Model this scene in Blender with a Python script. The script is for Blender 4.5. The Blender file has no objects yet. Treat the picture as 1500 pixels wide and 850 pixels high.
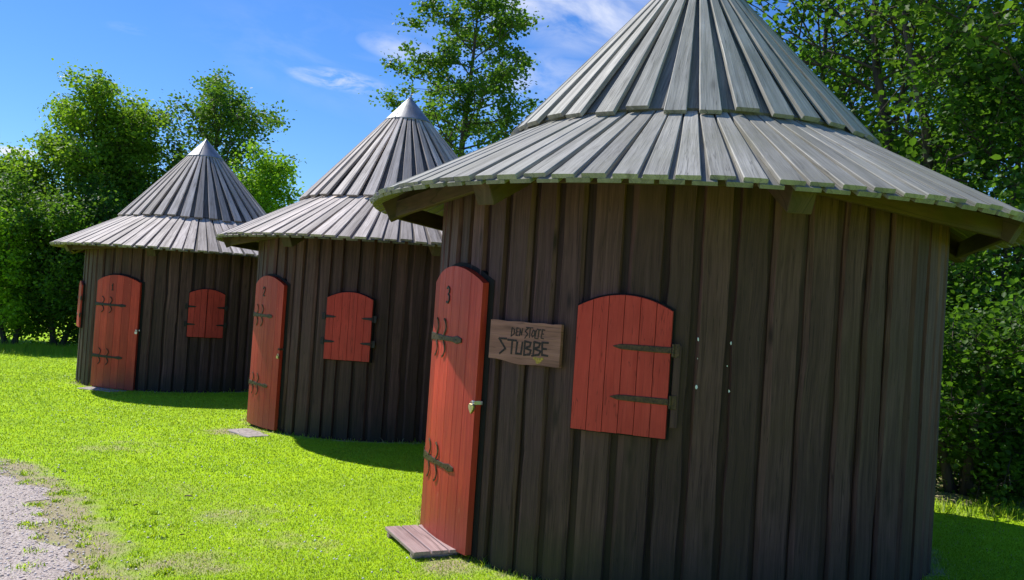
import bpy, math, random
import numpy as np
from mathutils import Vector, Matrix
R = math.radians
SC = bpy.context.scene
COL = SC.collection

# ------------------------------------------------------------------ helpers
class MB:
    """collects faces with uv (metres along the grain) and a random value per piece"""
    def __init__(s): s.v = []; s.f = []; s.uv = []; s.r = []; s.mi = []
    def face(s, pts, uvs=None, r=0.5, mi=0):
        n = len(s.v); s.v += [tuple(p) for p in pts]; s.f.append(tuple(range(n, n+len(pts))))
        s.uv += uvs if uvs else [(p[0]+p[1], p[2]) for p in pts]; s.r.append(r); s.mi.append(mi)
    def loft(s, rings, uvr, r=0.5, mi=0, cap=True, closed=True):
        """rings: list of equally long point lists; shared verts so shading can be smooth"""
        n = len(s.v); k = len(rings[0])
        for q in rings: s.v += [tuple(p) for p in q]
        m = k if closed else k-1
        for i in range(len(rings)-1):
            for j in range(m):
                j2 = (j+1) % k
                s.f.append((n+i*k+j, n+i*k+j2, n+(i+1)*k+j2, n+(i+1)*k+j))
                a, b = uvr[i], uvr[i+1]
                ue = uvr[i][j+1] if (closed and j+1 < len(uvr[i])) else uvr[i][j2]
                uf = uvr[i+1][j+1] if (closed and j+1 < len(uvr[i+1])) else uvr[i+1][j2]
                s.uv += [a[j], ue, uf, b[j]]; s.r.append(r); s.mi.append(mi)
        if cap:
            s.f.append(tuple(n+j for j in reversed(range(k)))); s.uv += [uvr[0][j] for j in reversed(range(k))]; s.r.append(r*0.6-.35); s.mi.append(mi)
            e = n+(len(rings)-1)*k
            s.f.append(tuple(e+j for j in range(k))); s.uv += [uvr[-1][j] for j in range(k)]; s.r.append(r*0.6); s.mi.append(mi)
    def build(s, name, mats, parent=None, smooth=False, loc=None):
        me = bpy.data.meshes.new(name); me.from_pydata(s.v, [], s.f)
        uvl = me.uv_layers.new(name='UVMap'); uvl.data.foreach_set('uv', np.array(s.uv, dtype=np.float32).ravel())
        at = me.attributes.new('rnd', 'FLOAT', 'FACE'); at.data.foreach_set('value', np.array(s.r, dtype=np.float32))
        if not isinstance(mats, (list, tuple)): mats = [mats]
        for m in mats: me.materials.append(m)
        me.polygons.foreach_set('material_index', np.array(s.mi, dtype=np.int32))
        if smooth: me.polygons.foreach_set('use_smooth', np.ones(len(s.f), dtype=bool))
        me.update()
        o = bpy.data.objects.new(name, me); COL.objects.link(o)
        if parent: o.parent = parent
        if loc is not None: o.location = loc
        return o

def empty(name, label, cat, loc=(0,0,0), rz=0, group=None):
    o = bpy.data.objects.new(name, None); COL.objects.link(o); o.empty_display_size = .2
    o.location = loc; o.rotation_euler = (0, 0, rz); o['label'] = label; o['category'] = cat
    if group: o['group'] = group
    return o
def tag(o, label=None, cat=None, group=None, kind=None):
    if label: o['label'] = label
    if cat: o['category'] = cat
    if group: o['group'] = group
    if kind: o['kind'] = kind
    return o

def plank(mb, A, B, N, w0, w1, t, rng, nseg=1, wav=0.0, ch=0.004, r=None, mi=0, cup=0.0, side=0.0, bev=None):
    """a sawn board from A to B (centre of its back face), outward normal N"""
    A = Vector(A); B = Vector(B); D = B-A; L = D.length; D.normalize()
    S = D.cross(Vector(N)).normalized(); N = S.cross(D).normalized()
    if r is None: r = rng.random()
    u0 = rng.uniform(0, 50); v0 = rng.uniform(0, 50)
    ph = [[(rng.uniform(0, 6.28), rng.uniform(1.5, 3.2)), (rng.uniform(0, 6.28), rng.uniform(4, 8)), (rng.uniform(0, 6.28), rng.uniform(9, 17))] for _ in range(2)]
    bulge = [(rng.uniform(.1, .9)*L, rng.uniform(.05, .12), rng.uniform(-1.2, 1.4)) for _ in range(2)]
    tj = [rng.uniform(-.0018, .0018) for _ in range(4)]
    rings = []; uvr = []
    for i in range(nseg+1):
        q = i/nseg; z = q*L; P = A + D*z; w = w0+(w1-w0)*q
        e = []
        for k in range(2):
            a = sum(math.sin(p+f*z)*am for (p, f), am in zip(ph[k], (.45, .35, .25)))
            b = bulge[k]; a += b[2]*math.exp(-((z-b[0])/b[1])**2)
            e.append(w/2 + wav*a)
        l, rr = -e[0], e[1]
        tt = t + tj[0]
        prof = [(l, 0), (l, tt-ch), (l+ch, tt), ((l+rr)/2, tt+cup), (rr-ch, tt+tj[1]), (rr, tt-ch+tj[1]), (rr, 0)]
        if bev:
            b0 = bev[0]*(1+.35*math.sin(ph[0][1][0]+z*4.1)); b1 = bev[1]*(1+.35*math.sin(ph[1][1][0]+z*3.3))
            prof = [(l, 0), (l, tt*.3), (l+b0, tt), ((l+rr)/2, tt+cup), (rr-b1, tt), (rr, tt*.3), (rr, 0)]
        rings.append([P + S*x + N*y for x, y in prof])
        us = [0]
        for j in range(1, len(prof)): us.append(us[-1]+math.hypot(prof[j][0]-prof[j-1][0], prof[j][1]-prof[j-1][1]))
        us.append(us[-1]+(rr-l))
        uvr.append([(u0+x, v0+z) for x in us])
    n0 = len(mb.r); mb.loft(rings, uvr, r, mi)
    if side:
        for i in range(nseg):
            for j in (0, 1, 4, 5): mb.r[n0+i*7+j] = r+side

def box(mb, c, ex, ey, ez, hx, hy, hz, r=.5, ch=.003, mi=0):
    """chamfered box: centre c, axes, half sizes (grain along ex)"""
    c = Vector(c); ex = Vector(ex).normalized(); ey = Vector(ey).normalized(); ez = Vector(ez).normalized()
    ch = min(ch, hy*.4, hz*.4, hx*.4)
    prof = [(-hy+ch, -hz), (hy-ch, -hz), (hy, -hz+ch), (hy, hz-ch), (hy-ch, hz), (-hy+ch, hz), (-hy, hz-ch), (-hy, -hz+ch)]
    rings = []; uvr = []; u0 = random.uniform(0, 40)
    for x, sc in ((-hx, 1-ch/max(hy, hz)), (-hx+ch, 1), (hx-ch, 1), (hx, 1-ch/max(hy, hz))):
        rings.append([c+ex*x+ey*(y*sc)+ez*(z*sc) for y, z in prof])
        uvr.append([(u0+j*.02, x+u0) for j in range(len(prof)+1)])
    mb.loft(rings, uvr, r, mi)

def tube(mb, pts, rad, k=6, r=.5, mi=0, cap=True, flat=1.0, up=None):
    pts = [Vector(p) for p in pts]; rings = []; uvr = []; L = 0; prev = None
    for i, p in enumerate(pts):
        d = (pts[min(i+1, len(pts)-1)]-pts[max(i-1, 0)]).normalized()
        if prev is None:
            a = Vector(up) if up else (Vector((0, 0, 1)) if abs(d.z) < .8 else Vector((1, 0, 0)))
        else: a = prev
        s = d.cross(a).normalized(); a = s.cross(d).normalized(); prev = a
        rr = rad[i] if isinstance(rad, (list, tuple)) else rad
        if i: L += (p-pts[i-1]).length
        rings.append([p + s*math.cos(2*math.pi*j/k)*rr + a*math.sin(2*math.pi*j/k)*rr*flat for j in range(k)])
        uvr.append([(j/k*2*math.pi*rr, L) for j in range(k+1)])
    mb.loft(rings, uvr, r, mi, cap)

# ------------------------------------------------------------------ materials
class NT:
    def __init__(s, mat): s.t = mat.node_tree; s.n = s.t.nodes; s.l = s.t.links
    def new(s, typ, **kw):
        n = s.n.new(typ)
        for k, v in kw.items():
            if k.startswith('i_'):
                key = k[2:]; n.inputs[int(key) if key.isdigit() else key.replace('_', ' ')].default_value = v
            else: setattr(n, k, v)
        return n
    def link(s, a, b): s.l.new(a, b)
    def math(s, op, a, b=None, clamp=False):
        n = s.new('ShaderNodeMath', operation=op, use_clamp=clamp)
        for i, x in enumerate((a, b)):
            if x is None: continue
            if isinstance(x, (int, float)): n.inputs[i].default_value = x
            else: s.link(x, n.inputs[i])
        return n.outputs[0]
    def mix(s, fac, a, b, blend='MIX'):
        n = s.new('ShaderNodeMix', data_type='RGBA', blend_type=blend)
        for i, x in ((0, fac), (6, a), (7, b)):
            if isinstance(x, (int, float)): n.inputs[i].default_value = x
            elif isinstance(x, tuple): n.inputs[i].default_value = (*x, 1) if len(x) == 3 else x
            else: s.link(x, n.inputs[i])
        return n.outputs[2]
    def ramp(s, fac, stops, interp='LINEAR'):
        n = s.new('ShaderNodeValToRGB'); n.color_ramp.interpolation = interp
        e = n.color_ramp.elements
        while len(e) < len(stops): e.new(.5)
        for q, (p, c) in zip(e, stops): q.position = p; q.color = (*c, 1) if isinstance(c, tuple) else (c, c, c, 1)
        s.link(fac, n.inputs[0]); return n.outputs[0]
    def noise(s, vec, scale, detail=4, rough=.55, dist=0):
        n = s.new('ShaderNodeTexNoise'); n.inputs['Scale'].default_value = scale; n.inputs['Detail'].default_value = detail
        n.inputs['Roughness'].default_value = rough; n.inputs['Distortion'].default_value = dist
        if vec is not None: s.link(vec, n.inputs['Vector'])
        return n.outputs['Fac']
    def mapping(s, vec, scale):
        n = s.new('ShaderNodeMapping'); n.inputs['Scale'].default_value = scale; s.link(vec, n.inputs['Vector']); return n.outputs[0]
def mat(name):
    m = bpy.data.materials.new(name); m.use_nodes = True; t = NT(m)
    b = m.node_tree.nodes['Principled BSDF']; return m, t, b
def bump(t, b, h, strength, dist):
    n = t.new('ShaderNodeBump'); n.inputs['Strength'].default_value = strength; n.inputs['Distance'].default_value = dist
    t.link(h, n.inputs['Height']); t.link(n.outputs[0], b.inputs['Normal'])

def wood(name, dark, light, tint=None, rough=.6, spec=.4, var=.45, grain=1.0, knots=.5, tintmax=.7, bmp=.5, fleck=None, low=None, crack=.75):
    m, t, b = mat(name)
    uv = t.new('ShaderNodeUVMap').outputs[0]; obj = t.new('ShaderNodeTexCoord').outputs['Object']
    rnd = t.new('ShaderNodeAttribute', attribute_name='rnd').outputs['Fac']
    g1 = t.noise(t.mapping(uv, (38*grain, 1.3, 1)), 1, 5, .6, .6)
    g2 = t.noise(t.mapping(uv, (170*grain, 4, 1)), 1, 3, .6)
    big = t.noise(obj, 2.3, 4, .6)
    v = t.math('ADD', t.math('MULTIPLY', g1, .6), t.math('MULTIPLY', g2, .4))
    f = t.ramp(v, [(.33, 0.0), (.66, 1.0)])
    c = t.mix(f, dark, light)
    # per-board tone
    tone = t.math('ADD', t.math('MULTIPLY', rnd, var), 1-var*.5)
    tone = t.math('MULTIPLY', tone, t.math('ADD', t.math('MULTIPLY', big, .7), .65))
    vm = t.new('ShaderNodeVectorMath', operation='SCALE'); t.link(c, vm.inputs[0]); t.link(tone, vm.inputs['Scale']); c = vm.outputs[0]
    if knots:
        vo = t.new('ShaderNodeTexVoronoi', feature='F1'); vo.inputs['Scale'].default_value = 1
        t.link(t.mapping(uv, (7.5, 2.1, 1)), vo.inputs['Vector'])
        kd = t.ramp(vo.outputs['Distance'], [(.05, 1.0), (.13, .35), (.2, 0.0)])
        c = t.mix(t.math('MULTIPLY', kd, knots), c, tuple(x*.45 for x in dark))
    ck = t.noise(t.mapping(uv, (26, .55, 1)), 1, 3, .5, .2)
    c = t.mix(t.ramp(ck, [(.488, 0.0), (.497, crack), (.506, 0.0)]), c, tuple(x*.3 for x in dark))
    if tint:
        tn = t.noise(t.mapping(obj, (1.6, 1.6, 1.1)), 1, 5, .65, .3)
        tf = t.math('MULTIPLY', t.ramp(tn, [(.42, 0.0), (.66, 1.0)]), tintmax)
        c = t.mix(tf, c, tint)
    if fleck:
        fn = t.noise(t.mapping(uv, (70, 9, 1)), 1, 2, .5)
        c = t.mix(t.ramp(fn, [(.72, 0.0), (.76, .8)]), c, fleck)
    if low:   # darker, mossier foot of the boards (height in hut space)
        sp = t.new('ShaderNodeSeparateXYZ'); t.link(obj, sp.inputs[0])
        lf = t.ramp(t.math('ADD', sp.outputs[2], t.math('MULTIPLY', big, .35)), [(.15, .75), (.55, 0.0)])
        c = t.mix(lf, c, low)
    t.link(c, b.inputs['Base Color']); b.inputs['Roughness'].default_value = rough
    t.link(t.ramp(g1, [(.2, rough+.15), (.8, rough-.1)]), b.inputs['Roughness'])
    b.inputs['Specular IOR Level'].default_value = spec
    bump(t, b, t.math('ADD', g1, g2), bmp, .004)
    return m

def leaf_mat(name, c1, c2, trans=.45):
    m, t, b = mat(name)
    rnd = t.new('ShaderNodeAttribute', attribute_name='rnd').outputs['Fac']
    obj = t.new('ShaderNodeTexCoord').outputs['Object']
    n = t.noise(obj, .9, 3, .5)
    f = t.math('ADD', t.math('MULTIPLY', rnd, .6), t.math('MULTIPLY', n, .6), True)
    c = t.mix(t.ramp(f, [(.25, 0.0), (.85, 1.0)]), c1, c2)
    t.link(c, b.inputs['Base Color']); b.inputs['Roughness'].default_value = .5; b.inputs['Specular IOR Level'].default_value = .28
    tr = t.new('ShaderNodeBsdfTranslucent')
    tc = t.mix(.75, c, (c2[0]*1.5, c2[1]*1.6, c2[2]*.6)); t.link(tc, tr.inputs[0])
    mx = t.new('ShaderNodeMixShader'); mx.inputs[0].default_value = trans
    t.link(b.outputs[0], mx.inputs[1]); t.link(tr.outputs[0], mx.inputs[2])
    t.link(mx.outputs[0], t.n['Material Output'].inputs['Surface']); return m

def plain(name, col, rough=.5, metal=0.0, var=.3, scale=30, bmp=.2, spec=.5, col2=None):
    m, t, b = mat(name); obj = t.new('ShaderNodeTexCoord').outputs['Object']
    n = t.noise(obj, scale, 5, .6)
    c = t.mix(t.ramp(n, [(.35, 0.0), (.65, 1.0)]), tuple(x*(1-var) for x in col), col2 or tuple(min(1, x*(1+var)) for x in col))
    t.link(c, b.inputs['Base Color']); b.inputs['Roughness'].default_value = rough; b.inputs['Metallic'].default_value = metal
    b.inputs['Specular IOR Level'].default_value = spec
    bump(t, b, n, bmp, .002); return m

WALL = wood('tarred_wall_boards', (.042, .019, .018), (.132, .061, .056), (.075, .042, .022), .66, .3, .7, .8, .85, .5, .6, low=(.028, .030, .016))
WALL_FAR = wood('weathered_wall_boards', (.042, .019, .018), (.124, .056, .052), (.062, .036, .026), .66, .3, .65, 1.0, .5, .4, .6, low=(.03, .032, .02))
ROOF3 = wood('green_grey_roof_boards', (.20, .192, .160), (.50, .475, .41), (.31, .30, .22), .62, .3, .4, .8, .5, .5, .5, fleck=(.40, .41, .37))
ROOF = wood('silver_grey_roof_boards', (.26, .215, .18), (.74, .64, .56), (.40, .33, .28), .62, .3, .7, .8, .45, .4, .5)
BEAM = wood('eave_beams', (.042, .022, .017), (.105, .055, .043), (.070, .070, .022), .7, .3, .4, 1, .4, .6, .4)
RED = wood('red_paint_boards', (.40, .028, .018), (.66, .066, .036), (.36, .032, .024), .5, .35, .5, .8, .22, .5, .4, fleck=(.62, .20, .13), crack=.3, low=(.30, .075, .04))
REDDULL = wood('red_shutter_paint', (.48, .045, .034), (.60, .066, .048), None, .6, .25, .16, .6, .05, 0, .15)
STEPW = wood('brown_step_boards', (.30, .19, .175), (.56, .41, .38), None, .7, .3, .25, .8, .4, 0, .4)
SIGNW = wood('sign_board_wood', (.19, .080, .058), (.44, .195, .145), (.32, .14, .10), .65, .3, .1, .5, .7, .5, .5)
BLACKGAP = plain('dark_gap', (.006, .005, .005), .9)
CARVE = plain('carved_dark_letters', (.045, .028, .026), .9, 0, .6, 120)
IRON = plain('rusty_strap_iron', (.075, .055, .040), .55, .55, .45, 60, .4, col2=(.13, .075, .04))
IRONB = plain('black_wrought_iron', (.030, .026, .026), .5, .5, .3, 60, .3)
BRASS = plain('padlock_brass', (.55, .48, .28), .32, .85, .2, 40, .1)
STEEL = plain('padlock_steel', (.62, .62, .60), .3, .9, .15, 40, .1)
PAPER = plain('white_paper_scrap', (.75, .75, .8), .8)
LICHEN = plain('yellow_lichen', (.42, .26, .05), .8, 0, .35, 90, .5)
STONE = plain('stone_slab', (.42, .36, .33), .85, 0, .25, 14, .5)

def zinc():
    m, t, b = mat('zinc_cap'); obj = t.new('ShaderNodeTexCoord').outputs['Object']
    n = t.noise(t.mapping(obj, (6, 6, 1.5)), 1, 5, .6); n2 = t.noise(obj, 25, 4, .6)
    t.link(t.ramp(n, [(.3, (.27, .27, .265)), (.7, (.46, .455, .44))]), b.inputs['Base Color'])
    b.inputs['Metallic'].default_value = .85; t.link(t.ramp(n2, [(.3, .42), (.7, .6)]), b.inputs['Roughness'])
    bump(t, b, n, .25, .01); return m
ZINC = zinc()

def bark(name, a, c):
    m, t, b = mat(name); obj = t.new('ShaderNodeTexCoord').outputs['Object']
    n = t.noise(t.mapping(obj, (14, 14, 3)), 1, 6, .65); n2 = t.noise(obj, 3, 3, .5)
    f = t.math('ADD', t.math('MULTIPLY', n, .7), t.math('MULTIPLY', n2, .3))
    t.link(t.ramp(f, [(.35, a), (.65, c)]), b.inputs['Base Color']); b.inputs['Roughness'].default_value = .85
    bump(t, b, n, .8, .02); return m
BARK = bark('alder_bark', (.035, .028, .022), (.13, .105, .085))

# ------------------------------------------------------------------ terrain
def sst(a, b, x):
    x = np.clip((x-a)/(b-a), 0, 1); return x*x*(3-2*x)
def gz(x, y):
    x = np.asarray(x, float); y = np.asarray(y, float)
    z = .016 + .0191*(np.clip(x, -14, 6)-1.26) - .0061*(np.clip(y, -5, 22)-6.48)
    dip = sst(0, 2, x-1.8)*sst(9.0, 12.5, y)*(1-sst(38, 41, y))
    z = z - 1.35*dip
    z = z + 3.0*sst(60, 160, np.hypot(x, y)) * (1-dip)
    return z
def G(x, y): return float(gz(x, y))

GP = [(-40, 9.9), (-14, 9.3), (-9.5, 8.9), (-6.2, 8.35), (-4.43, 7.62), (-3.57, 6.71), (-2.68, 5.5), (-2.12, 4.54), (-1.55, 3.2), (-1.2, 1.0), (-1.0, -4.0)]   # edge of the gravel path
GPA = np.array(GP)
def path_edge_x(y):   # x of the edge at a given y
    return np.interp(y, GPA[::-1, 1], GPA[::-1, 0])
def path_dist(x, y):  # >0 on the lawn side (approx distance from the edge)
    return (x-path_edge_x(y))*.78

def axis(lo, hi, dense, far):
    a = list(np.arange(lo, hi+1e-6, dense)); s = dense
    x = hi
    while x < far: s *= 1.25; x += s; a.append(x)
    x = lo; s = dense
    while x > -far: s *= 1.25; x -= s; a.insert(0, x)
    return np.array(a)
def grid_mesh(name, xs, ys, zf, material):
    X, Y = np.meshgrid(xs, ys); Z = zf(X, Y)
    v = np.stack([X, Y, Z], -1).reshape(-1, 3); nx, ny = len(xs), len(ys)
    i = np.arange((nx-1)*(ny-1)); r_, c_ = i//(nx-1), i % (nx-1); a = r_*nx+c_
    f = np.stack([a, a+1, a+nx+1, a+nx], 1)
    me = bpy.data.meshes.new(name); me.from_pydata(v.tolist(), [], f.tolist()); me.materials.append(material)
    me.polygons.foreach_set('use_smooth', np.ones(len(f), dtype=bool)); me.update()
    o = bpy.data.objects.new(name, me); COL.objects.link(o); return o

HUTS = {1: (-5.6238, 15.2816, -109.0), 2: (-1.5307, 11.4444, -138.0), 3: (1.2577, 6.4765, -152.5)}
def lawn_mat():
    m, t, b = mat('lawn_ground'); obj = t.new('ShaderNodeTexCoord').outputs['Object']
    geo = t.new('ShaderNodeAttribute', attribute_name='dry').outputs['Fac']
    big = t.noise(obj, .55, 4, .6); mid = t.noise(obj, 3.5, 5, .65); fine = t.noise(obj, 90, 4, .7)
    g = t.mix(t.ramp(mid, [(.35, 0.0), (.65, 1.0)]), (.40, .66, .010), (.58, .86, .014))
    g = t.mix(t.ramp(big, [(.4, 0.0), (.7, .5)]), g, (.26, .40, .04))
    soil = t.mix(fine, (.36, .30, .16), (.66, .54, .36))
    df = t.math('ADD', geo, t.math('MULTIPLY', t.math('SUBTRACT', mid, .5), 1.3))
    c = t.mix(t.ramp(df, [(.40, 0.0), (.80, 1.0)]), g, soil)
    c = t.mix(t.ramp(fine, [(.3, .4), (.6, 0.0)]), c, (.12, .22, .008))
    t.link(c, b.inputs['Base Color']); b.inputs['Roughness'].default_value = .9; b.inputs['Specular IOR Level'].default_value = .1
    bump(t, b, fine, .6, .02); return m
LAWN = lawn_mat()
def dry(x, y):
    d = path_dist(x, y)
    a = (1-sst(0.0, .6, d))*.85
    for cx, cy, s, am in ((6.2, 9.0, 2.4, .9), (4.2, 8.4, .75, .9), (-1.9, 6.1, .55, .42), (-1.3, 5.6, .5, .36), (-2.6, 6.8, .5, .3), (-3.1, 9.9, .45, .55), (-0.25, 5.15, .28, .6), (-1.75, 5.0, .4, .5), (-6.9, 14.3, .4, .5), (-3.9, 8.6, .7, .35)):
        a = np.maximum(a, am*1.5*np.exp(-(((x-cx)**2+(y-cy)**2)/s**2)))
    for hx, hy, _ in HUTS.values(): a = np.maximum(a, .75*np.exp(-((np.hypot(x-hx, y-hy)-1.82)/.09)**2))
    return np.clip(a, 0, 1)
gxs, gys = axis(-13, 7, .12, 420), axis(-2, 24, .12, 420)
ground = grid_mesh('ground', gxs, gys, gz, LAWN)
tag(ground, kind='structure')
co = np.zeros(len(ground.data.vertices)*3, dtype=np.float32); ground.data.vertices.foreach_get('co', co); co = co.reshape(-1, 3)
at = ground.data.attributes.new('dry', 'FLOAT', 'POINT'); at.data.foreach_set('value', dry(co[:, 0], co[:, 1]).astype(np.float32))

def gravel_mat():
    m, t, b = mat('gravel_path_surface'); obj = t.new('ShaderNodeTexCoord').outputs['Object']
    vo = t.new('ShaderNodeTexVoronoi'); vo.inputs['Scale'].default_value = 75; t.link(obj, vo.inputs['Vector'])
    n = t.noise(obj, 2.2, 4, .6); n2 = t.noise(obj, 160, 3, .6)
    sep = t.new('ShaderNodeSeparateColor'); t.link(vo.outputs['Color'], sep.inputs[0])
    c = t.mix(sep.outputs[0], (.56, .46, .38), (.88, .76, .66))
    c = t.mix(t.ramp(n, [(.4, 0.0), (.7, .5)]), c, (.62, .50, .43))
    c = t.mix(t.ramp(vo.outputs['Distance'], [(.45, 0.0), (.85, .6)]), c, (.25, .20, .17))
    t.link(c, b.inputs['Base Color']); b.inputs['Roughness'].default_value = .9
    bump(t, b, t.math('ADD', t.math('MULTIPLY', vo.outputs['Distance'], -1), n2), .8, .012); return m
GRAVEL = gravel_mat()
rng = random.Random(5)
mb = MB(); ed = []
for i in range(len(GP)-1):
    (x0, y0), (x1, y1) = GP[i], GP[i+1]; n = max(2, int(math.hypot(x1-x0, y1-y0)/.05))
    for k in range(n):
        q = k/n; x = x0+(x1-x0)*q; y = y0+(y1-y0)*q
        j = .10*math.sin(y*3.1)+.06*math.sin(y*8.7+1)+.05*math.sin(y*21)+rng.uniform(-.03, .03)
        ed.append((x+j-.12, y))
vs = []; fs = []
W = [0, .15, .4, .9, 1.8, 3.2, 5]
for i, (x, y) in enumerate(ed):
    for w in W:
        X = x-w; vs.append((X, y-w*.12, G(X, y-w*.12)+.004))
nw = len(W)
for i in range(len(ed)-1):
    for k in range(nw-1):
        a = i*nw+k; fs.append((a, a+nw, a+nw+1, a+1))
me = bpy.data.meshes.new('gravel_path'); me.from_pydata(vs, [], fs); me.materials.append(GRAVEL); me.update()
o = bpy.data.objects.new('gravel_path', me); COL.objects.link(o); tag(o, kind='structure')
# normals up
me.flip_normals() if me.polygons[0].normal.z < 0 else None

def fast_mesh(name, V, F, rnd, material, nper):
    """V (n,3) F (m,nper) rnd (m,)"""
    me = bpy.data.meshes.new(name); me.vertices.add(len(V)); me.vertices.foreach_set('co', V.astype(np.float32).ravel())
    m = len(F); me.loops.add(m*nper); me.loops.foreach_set('vertex_index', F.astype(np.int32).ravel())
    me.polygons.add(m); me.polygons.foreach_set('loop_start', np.arange(0, m*nper, nper, dtype=np.int32))
    try: me.polygons.foreach_set('loop_total', np.full(m, nper, dtype=np.int32))
    except Exception: pass
    at = me.attributes.new('rnd', 'FLOAT', 'FACE'); at.data.foreach_set('value', rnd.astype(np.float32))
    me.materials.append(material); me.update(calc_edges=True); me.validate()
    o = bpy.data.objects.new(name, me); COL.objects.link(o); return o

RW = 1.80
rs = np.random.RandomState(7)
def in_hut(x, y, m=.0):
    k = np.zeros(len(x), bool)
    for hx, hy, _ in HUTS.values(): k |= np.hypot(x-hx, y-hy) < RW-.02+m
    return k
# stones on and beside the path
def stones():
    n = 52000
    y = 3.2 + (rs.rand(n)**1.3)*9; d = -1.2+rs.rand(n)*2.0
    w = rs.randn(n)*.0
    d = np.where(rs.rand(n) < .82, -rs.rand(n)*2.6, rs.rand(n)**2*1.0)
    x = path_edge_x(y)+d/.78
    keep = (rs.rand(n) < np.where(d > 0, .30*np.exp(-d*3.5), 1)); x, y = x[keep], y[keep]; n = len(x)
    s = .003+rs.rand(n)**3*.009
    z = gz(x, y)+.004+s*.2
    base = np.array([[1, 0, 0], [0, 1, 0], [-1, 0, 0], [0, -1, 0], [0, 0, .8], [0, 0, -.8]])
    F0 = np.array([[0, 1, 4], [1, 2, 4], [2, 3, 4], [3, 0, 4], [1, 0, 5], [2, 1, 5], [3, 2, 5], [0, 3, 5]])
    a = rs.rand(n)*6.28; ca, sa = np.cos(a), np.sin(a)
    P = base[None]*(s[:, None, None]*(.7+.6*rs.rand(n, 6, 1)))
    X = P[..., 0]*ca[:, None]-P[..., 1]*sa[:, None]; Y = P[..., 0]*sa[:, None]+P[..., 1]*ca[:, None]
    V = np.stack([X+x[:, None], Y+y[:, None], P[..., 2]*.75+z[:, None]], -1).reshape(-1, 3)
    F = (F0[None]+np.arange(n)[:, None, None]*6).reshape(-1, 3)
    m, t, b = mat('gravel_stones'); r_ = t.new('ShaderNodeAttribute', attribute_name='rnd').outputs['Fac']
    t.link(t.ramp(r_, [(0, (.46, .36, .29)), (.3, (.76, .64, .55)), (1, (.92, .82, .73))]), b.inputs['Base Color']); b.inputs['Roughness'].default_value = .8
    o = fast_mesh('gravel', V, F, np.repeat(rs.rand(n), 8), m, 3); tag(o, 'pinkish grey loose gravel stones covering the path', 'gravel', kind='stuff')
stones()

# grass blades
def grass_mat():
    m, t, b = mat('grass_blades'); obj = t.new('ShaderNodeTexCoord').outputs['Object']
    r_ = t.new('ShaderNodeAttribute', attribute_name='rnd').outputs['Fac']
    big = t.noise(obj, .6, 4, .6); mid = t.noise(obj, 4, 4, .6)
    c = t.ramp(r_, [(0, (.22, .46, .010)), (.3, (.44, .74, .014)), (.55, (.60, .88, .018)), (.8, (.72, .93, .03)), (.9, (.72, .82, .06)), (.93, (.74, .62, .28)), (1, (.80, .68, .38))])
    f = t.math('ADD', t.math('MULTIPLY', big, .5), t.math('MULTIPLY', mid, .5))
    c = t.mix(t.ramp(f, [(.4, 0.0), (.65, .75)]), c, (.60, .82, .025))
    ge = t.new('ShaderNodeNewGeometry'); vm = t.new('ShaderNodeVectorMath', operation='MULTIPLY_ADD'); t.link(ge.outputs['Normal'], vm.inputs[0]); vm.inputs[1].default_value = (.25, .25, .25); vm.inputs[2].default_value = (0, 0, .9)
    nm = t.new('ShaderNodeVectorMath', operation='NORMALIZE'); t.link(vm.outputs[0], nm.inputs[0]); t.link(nm.outputs[0], b.inputs['Normal'])
    t.link(c, b.inputs['Base Color']); b.inputs['Roughness'].default_value = .5; b.inputs['Specular IOR Level'].default_value = .25
    tr = t.new('ShaderNodeBsdfTranslucent'); t.link(c, tr.inputs[0])
    mx = t.new('ShaderNodeMixShader'); mx.inputs[0].default_value = .25
    t.link(b.outputs[0], mx.inputs[1]); t.link(tr.outputs[0], mx.inputs[2]); t.link(mx.outputs[0], t.n['Material Output'].inputs['Surface']); return m
GRASS = grass_mat()
def blades(x, y, h, w, rnd, lean=.5):
    n = len(x); a = rs.rand(n)*6.28; z = gz(x, y)-.003
    la = rs.rand(n)*6.28; ll = h*lean*rs.rand(n)
    dx, dy = np.cos(a)*w/2, np.sin(a)*w/2
    z0 = z
    V = np.zeros((n, 5, 3))
    V[:, 0] = np.stack([x-dx, y-dy, z0], -1); V[:, 1] = np.stack([x+dx, y+dy, z0], -1)
    mx, my = x+np.cos(la)*ll*.35, y+np.sin(la)*ll*.35
    V[:, 2] = np.stack([mx+dx*.8, my+dy*.8, z0+h*.6], -1); V[:, 3] = np.stack([mx-dx*.8, my-dy*.8, z0+h*.6], -1)
    V[:, 4] = np.stack([x+np.cos(la)*ll, y+np.sin(la)*ll, z0+h], -1)
    V = V.reshape(-1, 3); o = np.arange(n)[:, None]*5
    F3 = np.concatenate([o+np.array([[0, 1, 2]]), o+np.array([[0, 2, 3]]), o+np.array([[3, 2, 4]])], 0)
    return V, F3, np.concatenate([rnd]*3)
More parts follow.
